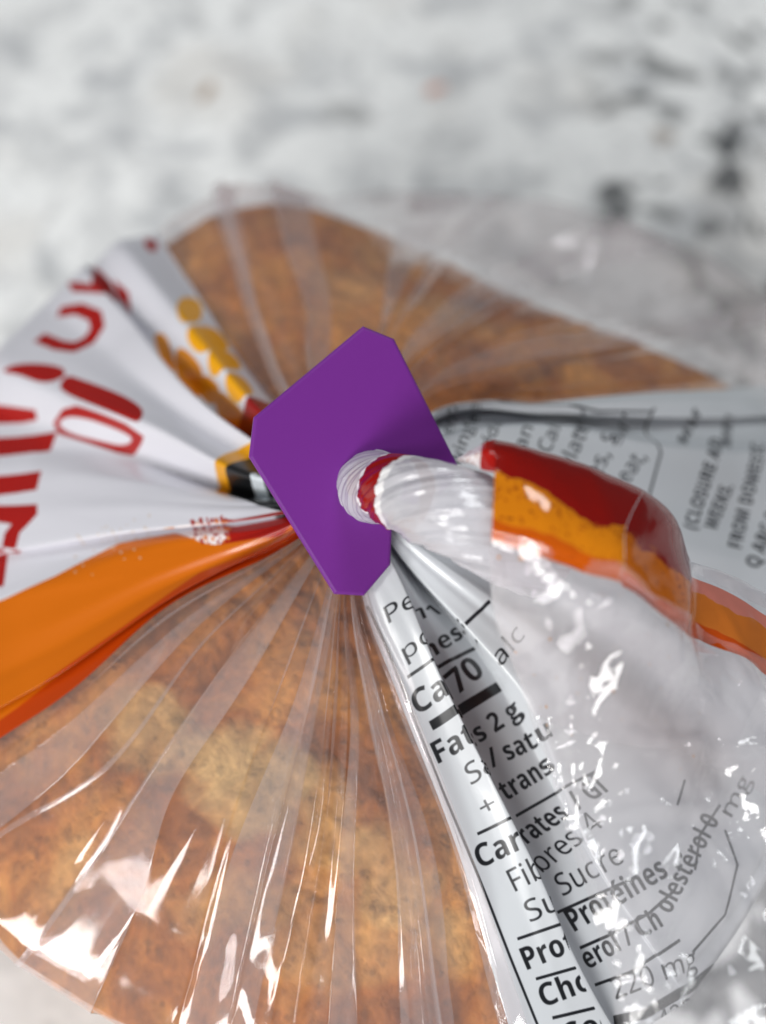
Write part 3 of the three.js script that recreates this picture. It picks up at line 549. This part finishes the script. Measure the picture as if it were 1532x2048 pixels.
{
  const c = canvas(256, 256), ctx = c.getContext('2d'), R = rng(31); ctx.fillStyle = '#e8e2e2'; ctx.fillRect(0, 0, 256, 256);
  for (let i = 0; i < 160; i++) { ctx.fillStyle = R() < 0.4 ? '#c07038' : '#9a3028'; ctx.beginPath(); ctx.arc(R() * 190, R() * 256, 1.5 + R() * 4, 0, 6.3); ctx.fill(); }
  ctx.fillStyle = '#a3140c'; ctx.beginPath(); ctx.moveTo(150, 0); ctx.quadraticCurveTo(120, 128, 150, 256); ctx.lineTo(256, 256); ctx.lineTo(256, 0); ctx.fill();
  const G = [[[915, 917, 117.5], [915, 920, 117.5], [918, 925, 117]], [[945, 900, 119], [948, 912, 119.6], [945, 930, 118.2]], [[972, 884, 120.5], [970, 905, 121], [966, 940, 119.5]], [[991, 880, 120], [991, 905, 121.2], [990, 945, 121]]];
  mesh('tail_corner', sheet(G, 40, 30, (p) => 0.0002 * (ridged(p.x * 300, p.z * 300, 3) - 0.5)), new THREE.MeshPhysicalMaterial({ map: canvasTex(c), roughness: 0.2, clearcoat: 0.5, clearcoatRoughness: 0.1, side: THREE.DoubleSide }), bag).userData.label = 'folded corner with red and white speckled print';
}

// ------------------------------------------------------------------ purple bag clip
{
  const o = at(...CLIP_PX, CLIP_Y), n = FWD.clone().negate().addScaledVector(RIGHT, 0.22).addScaledVector(UPV, -0.02).normalize();
  const ux = RIGHT.clone().addScaledVector(n, -RIGHT.dot(n)).normalize(), uy = n.clone().cross(ux);
  const onClip = (px, py) => { const r = ray(px, py), t = o.clone().sub(EYE).dot(n) / r.dot(n), p = EYE.clone().addScaledVector(r, t).sub(o); return new THREE.Vector2(p.dot(ux), p.dot(uy)); };
  const out = [[727, 656], [786, 680], [912, 930], [900, 968], [850, 1012]].map((p) => onClip(...p));
  for (let k = 0; k <= 22; k++) { const a = THREE.MathUtils.degToRad(mix(28, -292, k / 22)); out.push(onClip(752 + 62 * Math.cos(a), 969 + 62 * Math.sin(a))); }
  out.push(...[[781, 1062], [778, 1128], [727, 1188], [671, 1185], [502, 913], [511, 836]].map((p) => onClip(...p)));
  const g = new THREE.ExtrudeGeometry(new THREE.Shape(out), { depth: 0.0005, bevelEnabled: true, bevelThickness: 0.00038, bevelSize: 0.00042, bevelOffset: -0.0002, bevelSegments: 3, curveSegments: 8 });
  const R = 128, bd = new Uint8Array(R * R * 4), rr = rng(3); for (let i = 0; i < R * R; i++) { const v = 128 + 127 * (rr() - 0.5); bd[i * 4] = bd[i * 4 + 1] = bd[i * 4 + 2] = v; bd[i * 4 + 3] = 255; }
  const bt = new THREE.DataTexture(bd, R, R); bt.magFilter = THREE.LinearFilter; bt.wrapS = bt.wrapT = THREE.RepeatWrapping; bt.repeat.set(90, 90); bt.needsUpdate = true;
  const sc = canvas(512, 512), sx = sc.getContext('2d'); sx.fillStyle = 'rgb(150,150,150)'; sx.fillRect(0, 0, 512, 512);
  for (let i = 0; i < 900; i++) { const v = Math.floor(110 + rr() * 120), x = rr() * 512, y = rr() * 512, a = rr() * 6.28, l = 3 + rr() * rr() * 60; sx.strokeStyle = `rgba(${v},${v},${v},0.35)`; sx.lineWidth = 0.6 + rr() * 1.6; sx.beginPath(); sx.moveTo(x, y); sx.lineTo(x + Math.cos(a) * l, y + Math.sin(a) * l); sx.stroke(); }
  const st = canvasTex(sc, false); st.wrapS = st.wrapT = THREE.RepeatWrapping; st.repeat.set(45, 45);
  const m = new THREE.Mesh(g, new THREE.MeshPhysicalMaterial({ roughnessMap: st, color: new THREE.Color().setRGB(0.162, 0.021, 0.25), roughness: 0.7, specularIntensity: 0.8, bumpMap: bt, bumpScale: 0.000012 }));
  m.name = 'bag_clip';
  m.matrix.makeBasis(ux, uy, n); m.quaternion.setFromRotationMatrix(m.matrix); m.position.copy(o).addScaledVector(n, -0.0007);
  tag(m, 'purple plastic bag clip with chamfered corners pinching the bag neck', 'bag clip');
  scene.add(m);
}

// ------------------------------------------------------------------ the lamps that the film mirrors, and an added fill lamp
function panelLamp(name, label, pos, w, h, glow) {
  const lamp = new THREE.Group(); lamp.name = name;
  tag(lamp, label, 'lamp');
  lamp.position.copy(pos); lamp.lookAt(LAMP_AIM);
  const face = new THREE.Mesh(new THREE.PlaneGeometry(w, h), new THREE.MeshStandardMaterial({ color: 0xffffff, emissive: 0xffffff, emissiveIntensity: glow })); face.name = 'lamp_face'; face.position.z = -0.004;
  const back = new THREE.Mesh(new THREE.BoxGeometry(w + 0.02, h + 0.02, 0.02), new THREE.MeshStandardMaterial({ color: 0xdddddd, roughness: 0.5 })); back.name = 'lamp_housing'; back.position.z = -0.016;
  lamp.add(face, back); scene.add(lamp);
}
panelLamp('panel_lamp', 'small bright panel lamp at the side, mirrored in the film', LAMP_POS, LAMP_W, LAMP_H, 1.5);
panelLamp('standing_lamp', 'wide soft white lamp standing in front of the worktop', FRONT_POS, FRONT_W, FRONT_H, 1.2);
panelLamp('added_fill_lamp', 'added square cool white fill lamp high over the worktop', FILL_POS, FILL_W, FILL_H, 1.2);  // body of the added overhead fill, an invented source
shadows(scene);
renderer.render(scene, camera);
